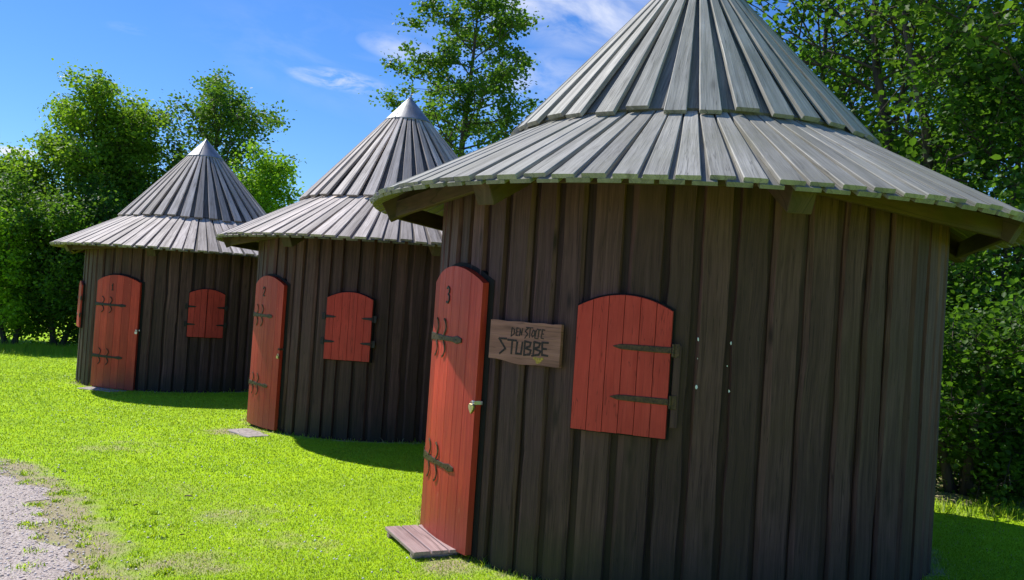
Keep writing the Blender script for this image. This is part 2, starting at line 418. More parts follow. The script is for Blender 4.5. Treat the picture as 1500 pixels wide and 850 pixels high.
def lawn():
    n = 860000
    d = 1/(1/3.6-rs.rand(n)*(1/3.6-1/24.))       # density falls with distance
    d = np.where(rs.rand(n) < .3, 3.6+rs.rand(n)*19, d)
    an = R(50)+rs.rand(n)*R(88)
    x, y = d*np.cos(an), d*np.sin(an)
    pd = path_dist(x, y)
    dr = dry(x, y); band = 1-sst(0, .6, pd)
    cl = np.sin(x*7+np.sin(y*5))*np.sin(y*6+np.sin(x*9))*.5+.5
    keep = ~in_hut(x, y) & (rs.rand(n) > np.clip(np.maximum(band*.8, dr*np.where(x > 2, .8, .30)), 0, .85)*(.5+.6*cl)) & (pd > -.9) & ~((x > 2) & (y > 9.5))
    keep &= ~((pd < .05) & (rs.rand(n) > .10))
    x, y, dr, d = x[keep], y[keep], dr[keep], d[keep]; n = len(x)
    k = np.clip(d/7, .8, 2.4)
    h = (.008+.011*rs.rand(n))*k**.4; w = (.0038+.003*rs.rand(n))*k
    # taller at the foot of the hut walls
    edge = np.zeros(n)
    for hx, hy, _ in HUTS.values(): edge = np.maximum(edge, np.exp(-((np.hypot(x-hx, y-hy)-RW)/.05)**2))
    h *= 1+edge*3.2*rs.rand(n)**2
    patch = .5+.5*np.sin(x*2.3+1.7*np.sin(y*1.9))*np.sin(y*2.9+1.3*np.sin(x*2.1)); r = np.clip(rs.rand(n)*.70+.17*patch+np.where(rs.rand(n) < dr*.75, .25+.4*rs.rand(n), 0), 0, 1)
    V, F, q = blades(x, y, h, w, r, .9)
    # long grass at the rim on the right and under the left tree line
    bits = [(V, F, q)]
    for (x0, x1, yf, sp, nn, hh) in ((2.6, 9, lambda X: 7.5-.22*(X-3.6), .12, 3500, .12), (-16, -8.4, lambda X: 20.6+.25*(X+12), .7, 16000, .17), (-9, -3, lambda X: 20.5+0*X, .8, 9000, .2)):
        X = x0+rs.rand(nn)*(x1-x0); Y = yf(X)+rs.randn(nn)*sp; cl = rs.rand(nn)
        tuft = rs.rand(nn)
        H = hh*(.35+.9*rs.rand(nn)**2); Wd = np.full(nn, .007)
        k2 = len(bits[0][0]) if len(bits) == 1 else 0
        V2, F2, q2 = blades(X, Y, H, Wd*(1+.5*rs.rand(nn)), rs.rand(nn)*.92, .9); bits.append((V2, F2, q2))
    yc = 4.4+rs.rand(70)**1.2*3.4; xc = path_edge_x(yc)+rs.randn(70)*.28+.12; sc_ = .015+.035*rs.rand(70); i = rs.randint(0, 70, 3600)
    V2, F2, q2 = blades(xc[i]+rs.randn(3600)*sc_[i], yc[i]+rs.randn(3600)*sc_[i], (.010+.022*rs.rand(3600)), .005+.005*rs.rand(3600), rs.rand(3600)*.8, 1.3); bits.append((V2, F2, q2))
    off = 0; Vs = []; Fs = []; qs = []
    for V, F, q in bits: Vs.append(V); Fs.append(F+off); qs.append(q); off += len(V)
    o = fast_mesh('grass', np.concatenate(Vs), np.concatenate(Fs), np.concatenate(qs), GRASS, 3)
    tag(o, 'short sunlit green lawn grass around the three huts', 'grass', kind='stuff')
lawn()

# clover flowers and fallen leaves
def clover():
    n = 260; cx = np.array([-.9, -1.6, -2.6, -3.4, -5.5, -7.5, -4.6]); cy = np.array([4.9, 5.9, 7.4, 9.0, 11.2, 14, 10])
    i = rs.randint(0, len(cx), n); x = cx[i]+rs.randn(n)*.55; y = cy[i]+rs.randn(n)*.6
    k = ~in_hut(x, y, .1) & (path_dist(x, y) > .2); x, y = x[k], y[k]; n = len(x)
    s = .005+rs.rand(n)*.005; z = gz(x, y)+.032
    base = np.array([[1, 0, 0], [0, 1, 0], [-1, 0, 0], [0, -1, 0], [0, 0, .9], [0, 0, -.9]])
    F0 = np.array([[0, 1, 4], [1, 2, 4], [2, 3, 4], [3, 0, 4], [1, 0, 5], [2, 1, 5], [3, 2, 5], [0, 3, 5]])
    V = (base[None]*s[:, None, None]+np.stack([x, y, z], -1)[:, None]).reshape(-1, 3); F = (F0[None]+np.arange(n)[:, None, None]*6).reshape(-1, 3)
    m = plain('clover_white', (.75, .74, .66), .8)
    tag(fast_mesh('clover_flowers', V, F, np.zeros(len(F)), m, 3), 'tiny white clover flowers dotted through the lawn', 'flowers', kind='stuff')
clover()
LEAFBROWN = plain('dead_leaf', (.10, .065, .035), .7, 0, .4, 50)
cur = (lambda px, py: (px, py))
for i, (x, y, s) in enumerate([(-2.35, 6.55, .05), (-3.3, 6.62, .03), (-3.5, 6.9, .03), (-1.15, 4.42, .03), (-1.4, 6.45, .025), (-.55, 4.95, .03), (-2.0, 5.5, .03), (-1.0, 6.7, .022), (-2.6, 6.2, .03), (-1.15, 5.6, .028)]):
    mb = MB(); a = i*1.7; pts = []
    for k in range(7):
        q = k/6; w = s*.45*math.sin(math.pi*min(.97, q+.06))**.8
        c = Vector((math.cos(a), math.sin(a), 0)); sd = Vector((-math.sin(a), math.cos(a), 0))
        pts.append([c*(s*(q*2-1)) + sd*w + Vector((0, 0, .012+.3*w)), c*(s*(q*2-1)) + Vector((0, 0, .004)), c*(s*(q*2-1)) - sd*w + Vector((0, 0, .010+.3*w))])
    pts = [[p_*.62 for p_ in q_] for q_ in pts]; mb.loft(pts, [[(0, 0)]*3]*7, .5, cap=False, closed=False)
    o = mb.build('fallen_leaf', LEAFBROWN, loc=(x, y, G(x, y)+.022)); tag(o, 'small curled dark brown leaf lying on the lawn', 'leaf', 'fallen leaves on the lawn')

# ------------------------------------------------------------------ huts
RE, ZE, RM, ZM, ZA, RC, ZC = 2.32, 2.275, 1.345, 2.835, 4.327, .307, 3.99
SL_UP = (ZA-ZM)/RM; ZML = ZM-.045; SL_LO = (ZML-ZE)/(RE-RM)
def P(r, a, z): a = R(a); return Vector((r*math.cos(a), r*math.sin(a), z))
def er(a): return Vector((math.cos(R(a)), math.sin(R(a)), 0))
def et(a): return Vector((-math.sin(R(a)), math.cos(R(a)), 0))

def strap(mb, pts, w, t, N, rng, taper=None, mi=0):
    """flat iron strap following pts, width vertical"""
    pts = [Vector(p) for p in pts]; n = len(pts); rings = []; uvr = []
    for i, p in enumerate(pts):
        d = (pts[min(i+1, n-1)]-pts[max(i-1, 0)]).normalized(); nn = N(p) if callable(N) else Vector(N)
        s = d.cross(nn).normalized(); ww = w*(taper[i] if taper else 1)/2
        rings.append([p-s*ww, p-s*ww+nn*t*.7, p-s*ww*.8+nn*t, p+s*ww*.8+nn*t, p+s*ww+nn*t*.7, p+s*ww]); uvr.append([(j*.01, i*.02) for j in range(7)])
    mb.loft(rings, uvr, .5, mi)

def arch_panel(mb, edges, pos, zb, ztop, thick, rng, mi=0, gap=.003, seg=3, rvar=1.0):
    """planks between successive edge stations; pos(s) -> (point at z=0, normal); ztop(s)"""
    for i in range(len(edges)-1):
        s0, s1 = edges[i], edges[i+1]; r = .5+(rng.random()-.5)*rvar; u0 = rng.uniform(0, 40); v0 = rng.uniform(0, 40)
        m = seg; cols = [s0+gap+(s1-s0-2*gap)*k/m for k in range(m+1)]
        p0, n0 = pos((s0+s1)/2)
        base = [pos(s)[0] for s in (cols[0], cols[-1])]
        fr = []; bk = []
        for k, s in enumerate(cols):
            q = k/m; b = base[0].lerp(base[1], q)
            fr.append((b+n0*thick, ztop(s))); bk.append((b, ztop(s)))
        c = .003
        def V3(p, z): return Vector((p.x, p.y, z))
        zj = zb+rng.uniform(-.002, .002)
        for k in range(m):
            (a, za), (b, zb2) = fr[k], fr[k+1]
            w0 = (a-fr[0][0]).length; w1 = (b-fr[0][0]).length
            # vertical strips so bump/grain runs up the board
            mb.face([V3(a, zj), V3(b, zj), V3(b, zb2-c), V3(a, za-c)], [(u0+w0, v0), (u0+w1, v0), (u0+w1, v0+zb2), (u0+w0, v0+za)], r, mi)
            mb.face([V3(a, za-c), V3(b, zb2-c), V3(bk[k+1][0], zb2), V3(bk[k][0], za)], [(u0+w0, v0), (u0+w1, v0), (u0+w1, v0+.05), (u0+w0, v0+.05)], r*.8, mi)
            mb.face([V3(bk[k][0], zj), V3(bk[k+1][0], zj), V3(b, zj), V3(a, zj)], [(u0+w0, v0), (u0+w1, v0), (u0+w1, v0+.05), (u0+w0, v0+.05)], r*.8, mi)
            mb.face([V3(bk[k+1][0], zj), V3(bk[k][0], zj), V3(bk[k][0], za), V3(bk[k+1][0], zb2)], None, r, mi)
        for k in (0, m):
            a, za = fr[k]; b, zb2 = bk[k]
            q = [V3(b, zj), V3(a, zj), V3(a, za-c), V3(b, za)]
            uv = [(u0-.05, v0), (u0, v0), (u0, v0+za), (u0-.05, v0+za)]
            if k == m: q.reverse(); uv.reverse()
            mb.face(q, uv, r*.8, mi)

DIG = {'1': [[(-.25, .62), (0, 1), (0, 0)], [(-.22, 0), (.22, 0)]],
       '2': [[(-.4, .75), (-.25, .97), (.05, 1), (.32, .85), (.32, .62), (.1, .38), (-.2, .18), (-.38, 0), (.4, .02)]],
       '3': [[(-.35, .9), (-.05, 1), (.3, .88), (.28, .65), (0, .55), (.32, .42), (.36, .18), (.1, 0), (-.3, .05)]]}

def make_hut(k, label, nlow, nup, doorw, wins, rseed, wallmat, roofmat, digit):
    hx, hy, az = HUTS[k]; rng = random.Random(rseed)
    bz = {1: -.169, 2: -.0675, 3: .016}[k]
    root = empty('round_hut', label, 'hut', (hx, hy, bz), R(az), 'round wooden huts in a row')
    # wall: board on board
    mb = MB(); n = 60
    angs = []; a = 0.0
    ws = [rng.uniform(.8, 1.2) for _ in range(n)]; tot = sum(ws); st = rng.uniform(0, 6)
    for w in ws: da = 360*w/tot; angs.append((a+da/2+st, da)); a += da
    for a, da in angs:
        zb = rng.uniform(-.03, .0)-.03
        wid = R(da)*RW
        # recessed board straddles the seam between two outer ones
        wr = wid*rng.uniform(.66, .90)
        am = a+da/2
        am += rng.uniform(-.1, .5)
        plank(mb, P(RW-.055, am, zb), P(RW-.055, am, 2.485), er(am), wid*.50, wid*.50, .026+rng.uniform(-.002, .002), rng, 1, 0, .003, r=rng.random()*.5-.45)  # recessed board toned darker, crevice shade put into its colour
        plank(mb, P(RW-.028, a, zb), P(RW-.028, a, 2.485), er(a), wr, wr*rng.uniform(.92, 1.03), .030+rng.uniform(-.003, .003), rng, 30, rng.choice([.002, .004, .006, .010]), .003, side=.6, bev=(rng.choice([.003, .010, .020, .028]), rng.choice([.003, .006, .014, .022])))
    mb.build('wall', wallmat, root)
    # roof
    mb = MB()
    for i in range(nlow):
        a = 360*i/nlow+rng.uniform(-.25, .25); b = a+180/nlow
        r1 = 1.22; zz = lambda r: ZE+(RE-r)*SL_LO
        for aa, wo, th, dz, rr in ((b, .78, .024, -.056, RE-.004), (a, .78, .025, -.030, RE+rng.uniform(-.018, .014))):
            N = (er(aa)*SL_LO+Vector((0, 0, 1))).normalized()
            w0 = 2*math.pi*RE/nlow*wo*rng.uniform(.95, 1.03); w1 = 2*math.pi*r1/nlow*(.98 if aa == b else .90)
            jj = rng.uniform(-.2, .2)
            plank(mb, P(rr, aa, zz(rr)+dz), P(r1, aa+jj, zz(r1)+dz+.002), N, w0, w1, th+rng.uniform(-.003, .003), rng, 4, .0012, .004, r=(rng.random() if aa == a else rng.random()*.35-.8))  # under boards get a low tone: shade in the gaps is painted in
    mb.build('lower_roof', roofmat, root)
    mb = MB()
    for i in range(nup):
        a = 360*i/nup+rng.uniform(-.6, .6); b = a+180/nup
        for aa, wo, th, dn, rr in ((b, 1.02, .022, -.066, RM-.035), (a, .62, .030, -.028, RM+rng.uniform(-.02, .02))):
            N = (er(aa)*SL_UP+Vector((0, 0, 1))).normalized(); r1 = .12 if wo < 1 else .1
            zz = lambda r: ZM+(RM-r)*SL_UP
            w0 = 2*math.pi*RM/nup*wo*rng.uniform(.93, 1.07); w1 = 2*math.pi*r1/nup*(1.02 if wo > 1 else .9)
            plank(mb, P(rr, aa, zz(rr))+N*dn, P(r1, aa+rng.uniform(-.5, .5), zz(r1))+N*dn, N, w0, w1, th+rng.uniform(-.004, .004), rng, 6, .0018, .004, r=(rng.random() if wo < 1 else rng.random()*.4-.75))  # dark tone on the under layer paints the shadow between upper boards
    mb.build('upper_roof', roofmat, root)
    mb = MB(); rings = []; K = 48
    for r_, z_ in ((RC+.006, ZC-.012), (RC+.012, ZC-.004), (RC, ZC+.010), (RC*.5, ZC+(ZA-ZC)*.5+.012), (.02, ZA-.012), (.004, ZA+.012)):
        rings.append([P(r_*(1+.006*math.sin(j*2.1)), 360*j/K, z_) for j in range(K)])
    mb.loft(rings, [[(j*.02, i*.1) for j in range(K+1)] for i in range(len(rings))], .5)
    # seam of the cap
    tube(mb, [P(RC+.004, 20, ZC+.01), P(.01, 20, ZA+.0)], .004, 5)
    mb.build('roof_cap', ZINC, root, smooth=True)
    # eave ring and rafters
    ra = [21.5+45*i for i in range(8)]
    und = lambda r: ZE+(RE-r)*SL_LO-.055
    hi = {0: 1, 1: 1, 2: 0, 3: 0, 4: 1, 5: 1, 6: 0, 7: 0}
    for i in range(8):
        mb = MB(); e_ = []
        for q in (i, (i+1) % 8):
            r_, z_ = (2.03, 2.285) if hi[q] else (2.165, 2.155); e_.append(P(r_, ra[q], z_+.055))
        p0, p1 = e_; m = (p0+p1)/2; d = (p1-p0).normalized(); nn = er(ra[i]+22.5)
        box(mb, m, d, d.cross(Vector((0, 0, 1))), (d.cross(Vector((0, 0, 1)))).cross(d), (p1-p0).length/2-.05, .018, .058, rng.random())
        mb.build('eave_beam', BEAM, root)
    for a in ra:
        mb = MB(); r0, r1 = RW-.02, 2.225
        A = P(r0, a, und(r0)-.078); B = P(r1, a, und(r1)-.078); D = (B-A); L = D.length; N = (er(a)*SL_LO+Vector((0, 0, 1))).normalized()
        box(mb, (A+B)/2, D, et(a), N, L/2, .064, .076, rng.random(), .004)
        mb.build('rafter', BEAM, root)
    # door
    rd = RW+.012; th = .055; n = 6; h = doorw/2
    edges = [-h+doorw*i/n for i in range(n+1)]
    edges = [e+(rng.uniform(-.25, .25) if 0 < i < n else 0) for i, e in enumerate(edges)]
    pos = lambda s: (P(rd, s, 0), er(s))
    zt = lambda s: 1.70+.105*(1-(s/h)**2)
    mb = MB(); arch_panel(mb, edges, pos, .015, zt, th-.01, rng, seg=4, rvar=1.0)
    door = mb.build('door', RED, root)
    mb = MB(); e2 = [-h-1.1, -h/2, 0, h/2, h+1.5]; fine = [-h-1.1+(2*h+2.6)*i/16 for i in range(17)]
    for i in range(16):
        s0, s1 = fine[i], fine[i+1]; z0 = 1.715+.115*max(0, 1-(s0/(h+1.2))**2); z1 = 1.715+.115*max(0, 1-(s1/(h+1.2))**2)
        mb.face([P(rd-.006, s0, 0), P(rd-.006, s1, 0), P(rd-.006, s1, z1), P(rd-.006, s0, z0)])
        mb.face([P(rd-.006, s0, z0), P(rd-.006, s1, z1), P(rd-.06, s1, z1), P(rd-.06, s0, z0)])
    mb.build('door_gap_shade', BLACKGAP, root)  # no real frame: near-black sheet painting the shade in the gap round the door
    rf = rd+th-.010
    Nf = lambda p: Vector((p.x, p.y, 0)).normalized()
    for zc in (1.325, .505):
        mb = MB(); a0 = -h-.2; a1 = h*.48
        tp = [1, .95, .85, .78, .7, .66, .62, .6, 1.0, .5]
        strap(mb, [P(rf, a0+(a1-a0)*i/9, zc) for i in range(10)], .052, .006, Nf, rng, tp)
        tube(mb, [P(rf-.005, a0-.3, zc-.045), P(rf-.005, a0-.3, zc+.045)], .011, 8)
        box(mb, P(rf-.022, a0-.9, zc), et(a0), er(a0), (0, 0, 1), .018, .004, .055)
        for s, sg in ((-h*.62, 1), (-h*.22, 1)):
            for up in (1, -1):
                pts = [P(rf+.004, s+sg*1.05*math.sin(math.pi*q*1.0)-(.3 if q > .9 else 0), zc+up*(.02+.105*q)) for q in [j/8 for j in range(9)]]
                strap(mb, pts, .012, .006, Nf, rng, [1, 1.05, 1.1, 1.1, 1, .9, .8, .9, 1.3])
        for s in (-h*.8, -h*.3, .3*h):
            p = P(rf+.006, s, zc); box(mb, p, et(s), er(s), (0, 0, 1), .005, .003, .005)
        mb.build('strap_hinge', IRON if k != 1 else IRONB, door)
    mb = MB(); zc = 1.56; sc = .105; s0 = -h*.16
    for st_ in DIG[digit]:
        strap(mb, [P(rf+.001, s0+x*sc*.62/RW*57.3, zc+y*sc) for x, y in st_], .014, .006, Nf, rng)
    mb.build('house_number', IRONB, door)
    # hasp and lock on the right edge
    mb = MB(); strap(mb, [P(rf+.001, h-.9, .955), P(rf+.001, h-.1, .955), P(rd+.004, h+.2, .955), P(rd+.001, h+.6, .955)], .024, .004, Nf, rng); mb.build('hasp', STEEL if k != 2 else IRON, door)
    if k == 3:
        pr = empty('padlock', 'silver and brass heart-shaped padlock hanging on the door of the nearest hut', 'padlock'); pc = Vector((hx, hy, bz))+Matrix.Rotation(R(az), 3, 'Z') @ P(rf+.012, h-.3, .925); s_ = 1.25
    elif k == 2:
        pr = empty('padlock', 'small brass padlock hanging on the door of the middle hut', 'padlock'); pc = Vector((hx, hy, bz))+Matrix.Rotation(R(az), 3, 'Z') @ P(rf+.010, h-.2, .87); s_ = 1.0
    else:
        pr = empty('padlock', 'pale steel padlock on the door hasp of the farthest hut', 'padlock'); pc = Vector((hx, hy, bz))+Matrix.Rotation(R(az), 3, 'Z') @ P(rf+.010, h-.2, .925); s_ = 1.2
    pr.location = pc; pr.rotation_euler = (0, 0, R(az+h-.3))
    mb = MB()
    if k == 3: prof = [(-.020, .012), (-.012, .020), (.012, .020), (.020, .012), (.018, -.006), (0, -.030), (-.018, -.006)]
    else: prof = [(-.017, .012), (.017, .012), (.018, -.016), (.012, -.022), (-.012, -.022), (-.018, -.016)]
    rings = [[Vector((x, y*s_*q, z*s_*q)) for y, z in prof] for x, q in ((-.004, .93), (0, 1), (.012, 1), (.016, .9))]
    mb.loft(rings, [[(0, 0)]*(len(prof)+1)]*4, .5); mb.build('lock_body', BRASS if k != 1 else STEEL, pr)
    mb = MB(); tube(mb, [Vector((.006, .012*s_*math.cos(t_), .014*s_+.018*s_*math.sin(t_))) for t_ in [math.pi*j/8 for j in range(9)]], .0032, 6); mb.build('shackle', STEEL, pr)
    # shutters
    for wa, leaves, side in wins:
        C = P(RW+.012, wa, 0); N = er(wa); T = et(wa); hw = .268
        zt2 = lambda s: 1.598+.075*(1-(s/hw)**2)
        parts = [(-hw, hw)] if leaves == 1 else [(-hw, -.002), (.002, hw)]
        wr = None
        for li, (s0, s1) in enumerate(parts):
            mb = MB(); npl = 6 if leaves == 1 else 3
            ed_ = [s0+(s1-s0)*i/npl for i in range(npl+1)]
            if leaves == 1: posw = lambda s: (C+T*s, N)
            else: posw = lambda s: (C+T*s-N*(abs(s)*.10 - .016), (N+T*(.14 if s > 0 else -.14)).normalized())
            arch_panel(mb, ed_, posw, .905, zt2, .026, rng, gap=.0018, seg=3, rvar=.5)
            sh = mb.build('window_shutter', REDDULL, root)
            nf = (N if leaves == 1 else (N+T*(.14 if li else -.14)).normalized())
            F = lambda s, z: Vector((*(posw(s)[0]+nf*.0265).xy, z))
            for zh in (1.385, 1.105):
                mb = MB()
                if side == 'long':
                    ss = [hw*.985-i*(.315/8) for i in range(9)]
                    strap(mb, [F(hw+.004, zh)]+[F(s, zh) for s in ss], .034, .005, nf, rng, [1, 1, 1, 1.0, .98, .96, .94, .9, .8, .12])
                    tube(mb, [F(hw+.012, zh-.035)-N*.004, F(hw+.012, zh+.035)-N*.004], .008, 8)
                    box(mb, F(hw+.032, zh)-N*.012, T, N, (0, 0, 1), .014, .004, .038)
                    mb.build('strap_hinge', IRON, sh)
                else:
                    for sg in ((-1, 1) if leaves == 1 else ((1,) if li else (-1,))):
                        ss = [sg*(hw-.115*i/4) for i in range(5)]
                        strap(mb, [F(s, zh) for s in ss], .030, .005, nf, rng, [1.2, 1, .9, .8, .3])
                        tube(mb, [F(sg*(hw+.012), zh-.035)-N*.004, F(sg*(hw+.012), zh+.035)-N*.004], .008, 8)
                        box(mb, F(sg*(hw+.034), zh)-N*.012, T, N, (0, 0, 1), .016, .004, .04)
                        mb.build('hinge', IRONB, sh); mb = MB()
        mb = MB()
        for i in range(14):
            s0 = -hw-.008+(2*hw+.016)*i/14; s1 = -hw-.008+(2*hw+.016)*(i+1)/14; z0 = zt2(s0*.97)+.008; z1 = zt2(s1*.97)+.008
            q = [C+T*s0-N*.003, C+T*s1-N*.003]
            mb.face([Vector((q[0].x, q[0].y, .895)), Vector((q[1].x, q[1].y, .895)), Vector((q[1].x, q[1].y, z1)), Vector((q[0].x, q[0].y, z0))])
            mb.face([Vector((q[0].x, q[0].y, z0)), Vector((q[1].x, q[1].y, z1)), Vector((*(q[1]-N*.05).xy, z1)), Vector((*(q[0]-N*.05).xy, z0))])
        for sg in (-1, 1):
            q0 = C+T*sg*(hw+.008)-N*.003; q1 = q0-N*.06; mb.face([Vector((*q0.xy, .895)), Vector((*q1.xy, .895)), Vector((*q1.xy, 1.6)), Vector((*q0.xy, 1.6))])
        mb.build('window_gap_shade', BLACKGAP, root)  # black backing in place of a frame, stands for shade behind the shutter edges
        if side == 'long':
            mb = MB(); box(mb, Vector((*(C+T*(hw+.036)+N*.004).xy, 1.19)), (0, 0, 1), T, N, .225, .020, .010, .3); mb.build('hinge_post', wallmat, root)
    return root

h1 = make_hut(1, 'farthest round hut with whole door facing the lawn and grey plank cone roof', 80, 38, 26.5, [(45, 2, 's'), (-40.5, 1, 's')], 11, WALL_FAR, ROOF, '1')
h2 = make_hut(2, 'middle round hut partly hidden behind the nearest one', 88, 38, 19.5+3, [(39.4, 1, 's')], 22, WALL_FAR, ROOF, '2')
h3 = make_hut(3, 'nearest and largest-looking round hut with the carved sign beside its door', 90, 38, 23.5, [(42.5, 1, 'long'), (-42.5, 1, 's')], 33, WALL, ROOF3, '3')

# paper scraps stapled on the nearest hut
rng = random.Random(3)
for px_az, z, s in ((-97.2, 1.455, .012), (-97.0, 1.195, .014), (-91.6, 1.445, .011), (-91.4, 1.185, .010), (-97.1, 1.35, .004), (-92, 1.32, .006)):
    a = px_az+152.5; mb = MB(); c = P(RW+.009, a, z-.0); pts = []
    for j in range(6):
        q = j/6*6.28; rr = s*rng.uniform(.6, 1.1); pts.append(c+et(a)*rr*.55*math.cos(q)+Vector((0, 0, rr*math.sin(q)))+er(a)*rng.uniform(0, .003))
    mb.face(pts); mb.build('paper_scrap', PAPER, h3)

# carved sign, hanging on the nearest hut
SA = -129.7; hx, hy, _ = HUTS[3]
sg = empty('wooden_sign', 'rough carved board reading DEN STOLTE STUBBE between door and shutter', 'sign', (hx+(RW+.004)*math.cos(R(SA)), hy+(RW+.004)*math.sin(R(SA)), .016+1.36), R(SA))
sg.rotation_euler = (R(0), 0, R(SA))
SW, SH = .535, .235
# local: +x outward, +y to the right as seen from outside
mb = MB(); n = 24; front = []; back = []
top = []; bot = []
for i in range(n+1):
    q = i/n; y = -SW/2+SW*q
    zt_ = SH/2+.002*math.sin(q*19)+(.003 if q > .9 else 0); zb_ = -SH/2+.010*math.sin(q*3.6+2.6)+.004*math.sin(q*11)-.004
    top.append((y, zt_)); bot.append((y+(.004 if i == 0 else 0), zb_))
rows = 6
for i in range(n):
    for j in range(rows):
        def pt(ii, jj, x=.024): y = top[ii][0]; z = bot[ii][1]+(top[ii][1]-bot[ii][1])*jj/rows; return (x, y, z)
        q = [pt(i, j), pt(i+1, j), pt(i+1, j+1), pt(i, j+1)]; mb.face(q, [(a[2]+3, a[1]) for a in q], .6)
        q = [pt(i, j, 0), pt(i, j+1, 0), pt(i+1, j+1, 0), pt(i+1, j, 0)]; mb.face(q, [(a[2]+3, a[1]) for a in q], .5)
    for jj in (0, rows):
        q = [pt(i, jj), pt(i, jj, 0), pt(i+1, jj, 0), pt(i+1, jj)];  mb.face(q if jj == 0 else q[::-1], [(a[0]+3, a[1]) for a in q], .8)
for ii in (0, n):
    for j in range(rows):
        q = [pt(ii, j, 0), pt(ii, j), pt(ii, j+1), pt(ii, j+1, 0)]; mb.face(q if ii == 0 else q[::-1], [(a[2]+3, a[0]) for a in q], .9)
mb.build('board', SIGNW, sg)
def S2(x, y):
    dx, dy = x-110, y-115; det = 995*525+105*25; u = (dx*525+dy*25)/det; v = (dy*995-dx*105)/det
    return (-SW/2+u*SW, SH/2-v*SH)
small = [[(425, 235), (412, 350)], [(425, 235), (460, 262), (455, 320), (412, 350)], [(495, 240), (483, 342)], [(495, 240), (524, 245)], [(487, 290), (512, 292)], [(483, 342), (513, 345)],
 [(532, 347), (542, 255), (560, 335), (576, 250)], [(655, 248), (612, 285), (648, 325), (608, 378)], [(628, 240), (718, 247)], [(682, 247), (672, 372)],
 [(727, 275), (702, 330), (712, 366), (740, 342), (747, 292), (727, 275)], [(768, 278), (746, 378), (775, 386)], [(778, 265), (832, 274)], [(806, 270), (790, 388)],
 [(853, 272), (834, 382)], [(853, 272), (884, 280)], [(843, 326), (868, 330)], [(834, 382), (868, 390)]]
bigl = [[(345, 382), (240, 375), (332, 515), (250, 578)], [(368, 396), (490, 410)], [(432, 402), (420, 582)], [(503, 430), (486, 580), (558, 590), (577, 435)],
 [(612, 420), (600, 602)], [(612, 420), (692, 440), (682, 488), (610, 508)], [(610, 508), (696, 540), (680, 594), (600, 602)],
 [(742, 430), (730, 606)], [(742, 430), (822, 450), (806, 500), (735, 515)], [(735, 515), (832, 555), (806, 598), (712, 612)],
 [(852, 440), (850, 600)], [(852, 440), (932, 445)], [(852, 520), (908, 526)], [(850, 600), (926, 612)]]
mb = MB()
for L_, w in ((small, .0075), (bigl, .0135)):
    for st_ in L_:
        pts = [Vector((.0235, *S2(*p))) for p in st_]
        for a, b in zip(pts, pts[1:]):
            d = (b-a).normalized(); s_ = d.cross(Vector((1, 0, 0)))*w/2; e = d*w*.3; X = Vector((.0022+.0004*rng.random(), 0, 0))
            q = [a-e-s_, b+e-s_*.8, b+e+s_*.8, a-e+s_]; tq = [v+X for v in q]
            mb.face(tq)
            for j in range(4): mb.face([q[j], q[(j+1) % 4], tq[(j+1) % 4], tq[j]])
mb.build('lettering', CARVE, sg)
mb = MB(); cy, cz = S2(800, 665); pts = []
for j in range(14):
    q = j/14*6.28; rr = 1+.3*math.sin(3*q)+rng.uniform(-.2, .2); pts.append(Vector((.0255, cy+.036*rr*math.cos(q), cz+.018*rr*math.sin(q))))
c_ = Vector((.028, cy, cz))
for j in range(14): mb.face([c_, pts[j], pts[(j+1) % 14]])
mb.build('lichen_patch', LICHEN, sg)

# steps
def local(hk, r, a):   # world xy from hut k polar (world azimuth)
    x, y, _ = HUTS[hk]; return Vector((x+r*math.cos(R(a)), y+r*math.sin(R(a)), 0))
# pallet-like step at the nearest hut: corners from the photo's ground plan
c0 = Vector((-.75, 5.80, 0)); c1 = Vector((-.50, 5.27, 0)); away = Vector((1, .46, 0)).normalized()
ax = (c1-c0).normalized(); pv = Vector((-ax.y, ax.x, 0)); pv = pv if pv.x > 0 else -pv
pl = .60; stp = empty('wooden_step', 'low brown step of four planks at the door of the nearest hut', 'step', (0, 0, 0))
gzs = -.034
base = c0; nb = 4; wpl = .118
ctr = (c0+c1)/2+pv*(nb*wpl/2); stp.location = (ctr.x, ctr.y, gzs)
rng = random.Random(8)
for i in range(nb):
    mb = MB(); m = (c0+c1)/2+pv*(wpl*(i+.5))-ctr
    A = m-ax*pl/2; B = m+ax*pl/2; plank(mb, (A.x, A.y, .055), (B.x, B.y, .055), (0, 0, 1), wpl-.012, wpl-.012, .022, rng, 6, .0012, .003)
    mb.build('plank', STEPW, stp)
mb = MB()
for s_ in (-.24, .24):
    m = ax*s_; box(mb, (m.x, m.y, .024), pv, ax, (0, 0, 1), nb*wpl/2-.01, .024, .03, .3)
mb.build('bearer', STEPW, stp)
def slab(name, label, cx, cy, rot, hx_, hy_, h, seed):
    rng = random.Random(seed); mb = MB(); prof = []
    for i in range(20):
        q = i/20*6.283; x = hx_*max(-1, min(1, 1.35*math.cos(q))); y = hy_*max(-1, min(1, 1.35*math.sin(q))); prof.append((x+rng.uniform(-.012, .012), y+rng.uniform(-.012, .012)))
    rings = [[Vector((x*s_, y*s_, z)) for x, y in prof] for z, s_ in ((-.05, 1), (h-.008, 1), (h, .97))]
    mb.loft(rings, [[(0, 0)]*21]*3, .5); o = mb.build(name, STONE, loc=(cx, cy, G(cx, cy))); o.rotation_euler = (0, 0, rot); tag(o, label, 'step')
slab('stone_step', 'pale flat stone slab in the grass at the door of the middle hut', -2.90, 9.82, R(-138), .14, .28, .014, 1)
slab('stone_step', 'grey stone slab in the shade below the door of the farthest hut', -6.27, 13.42, R(-109), .16, .38, .008, 2)

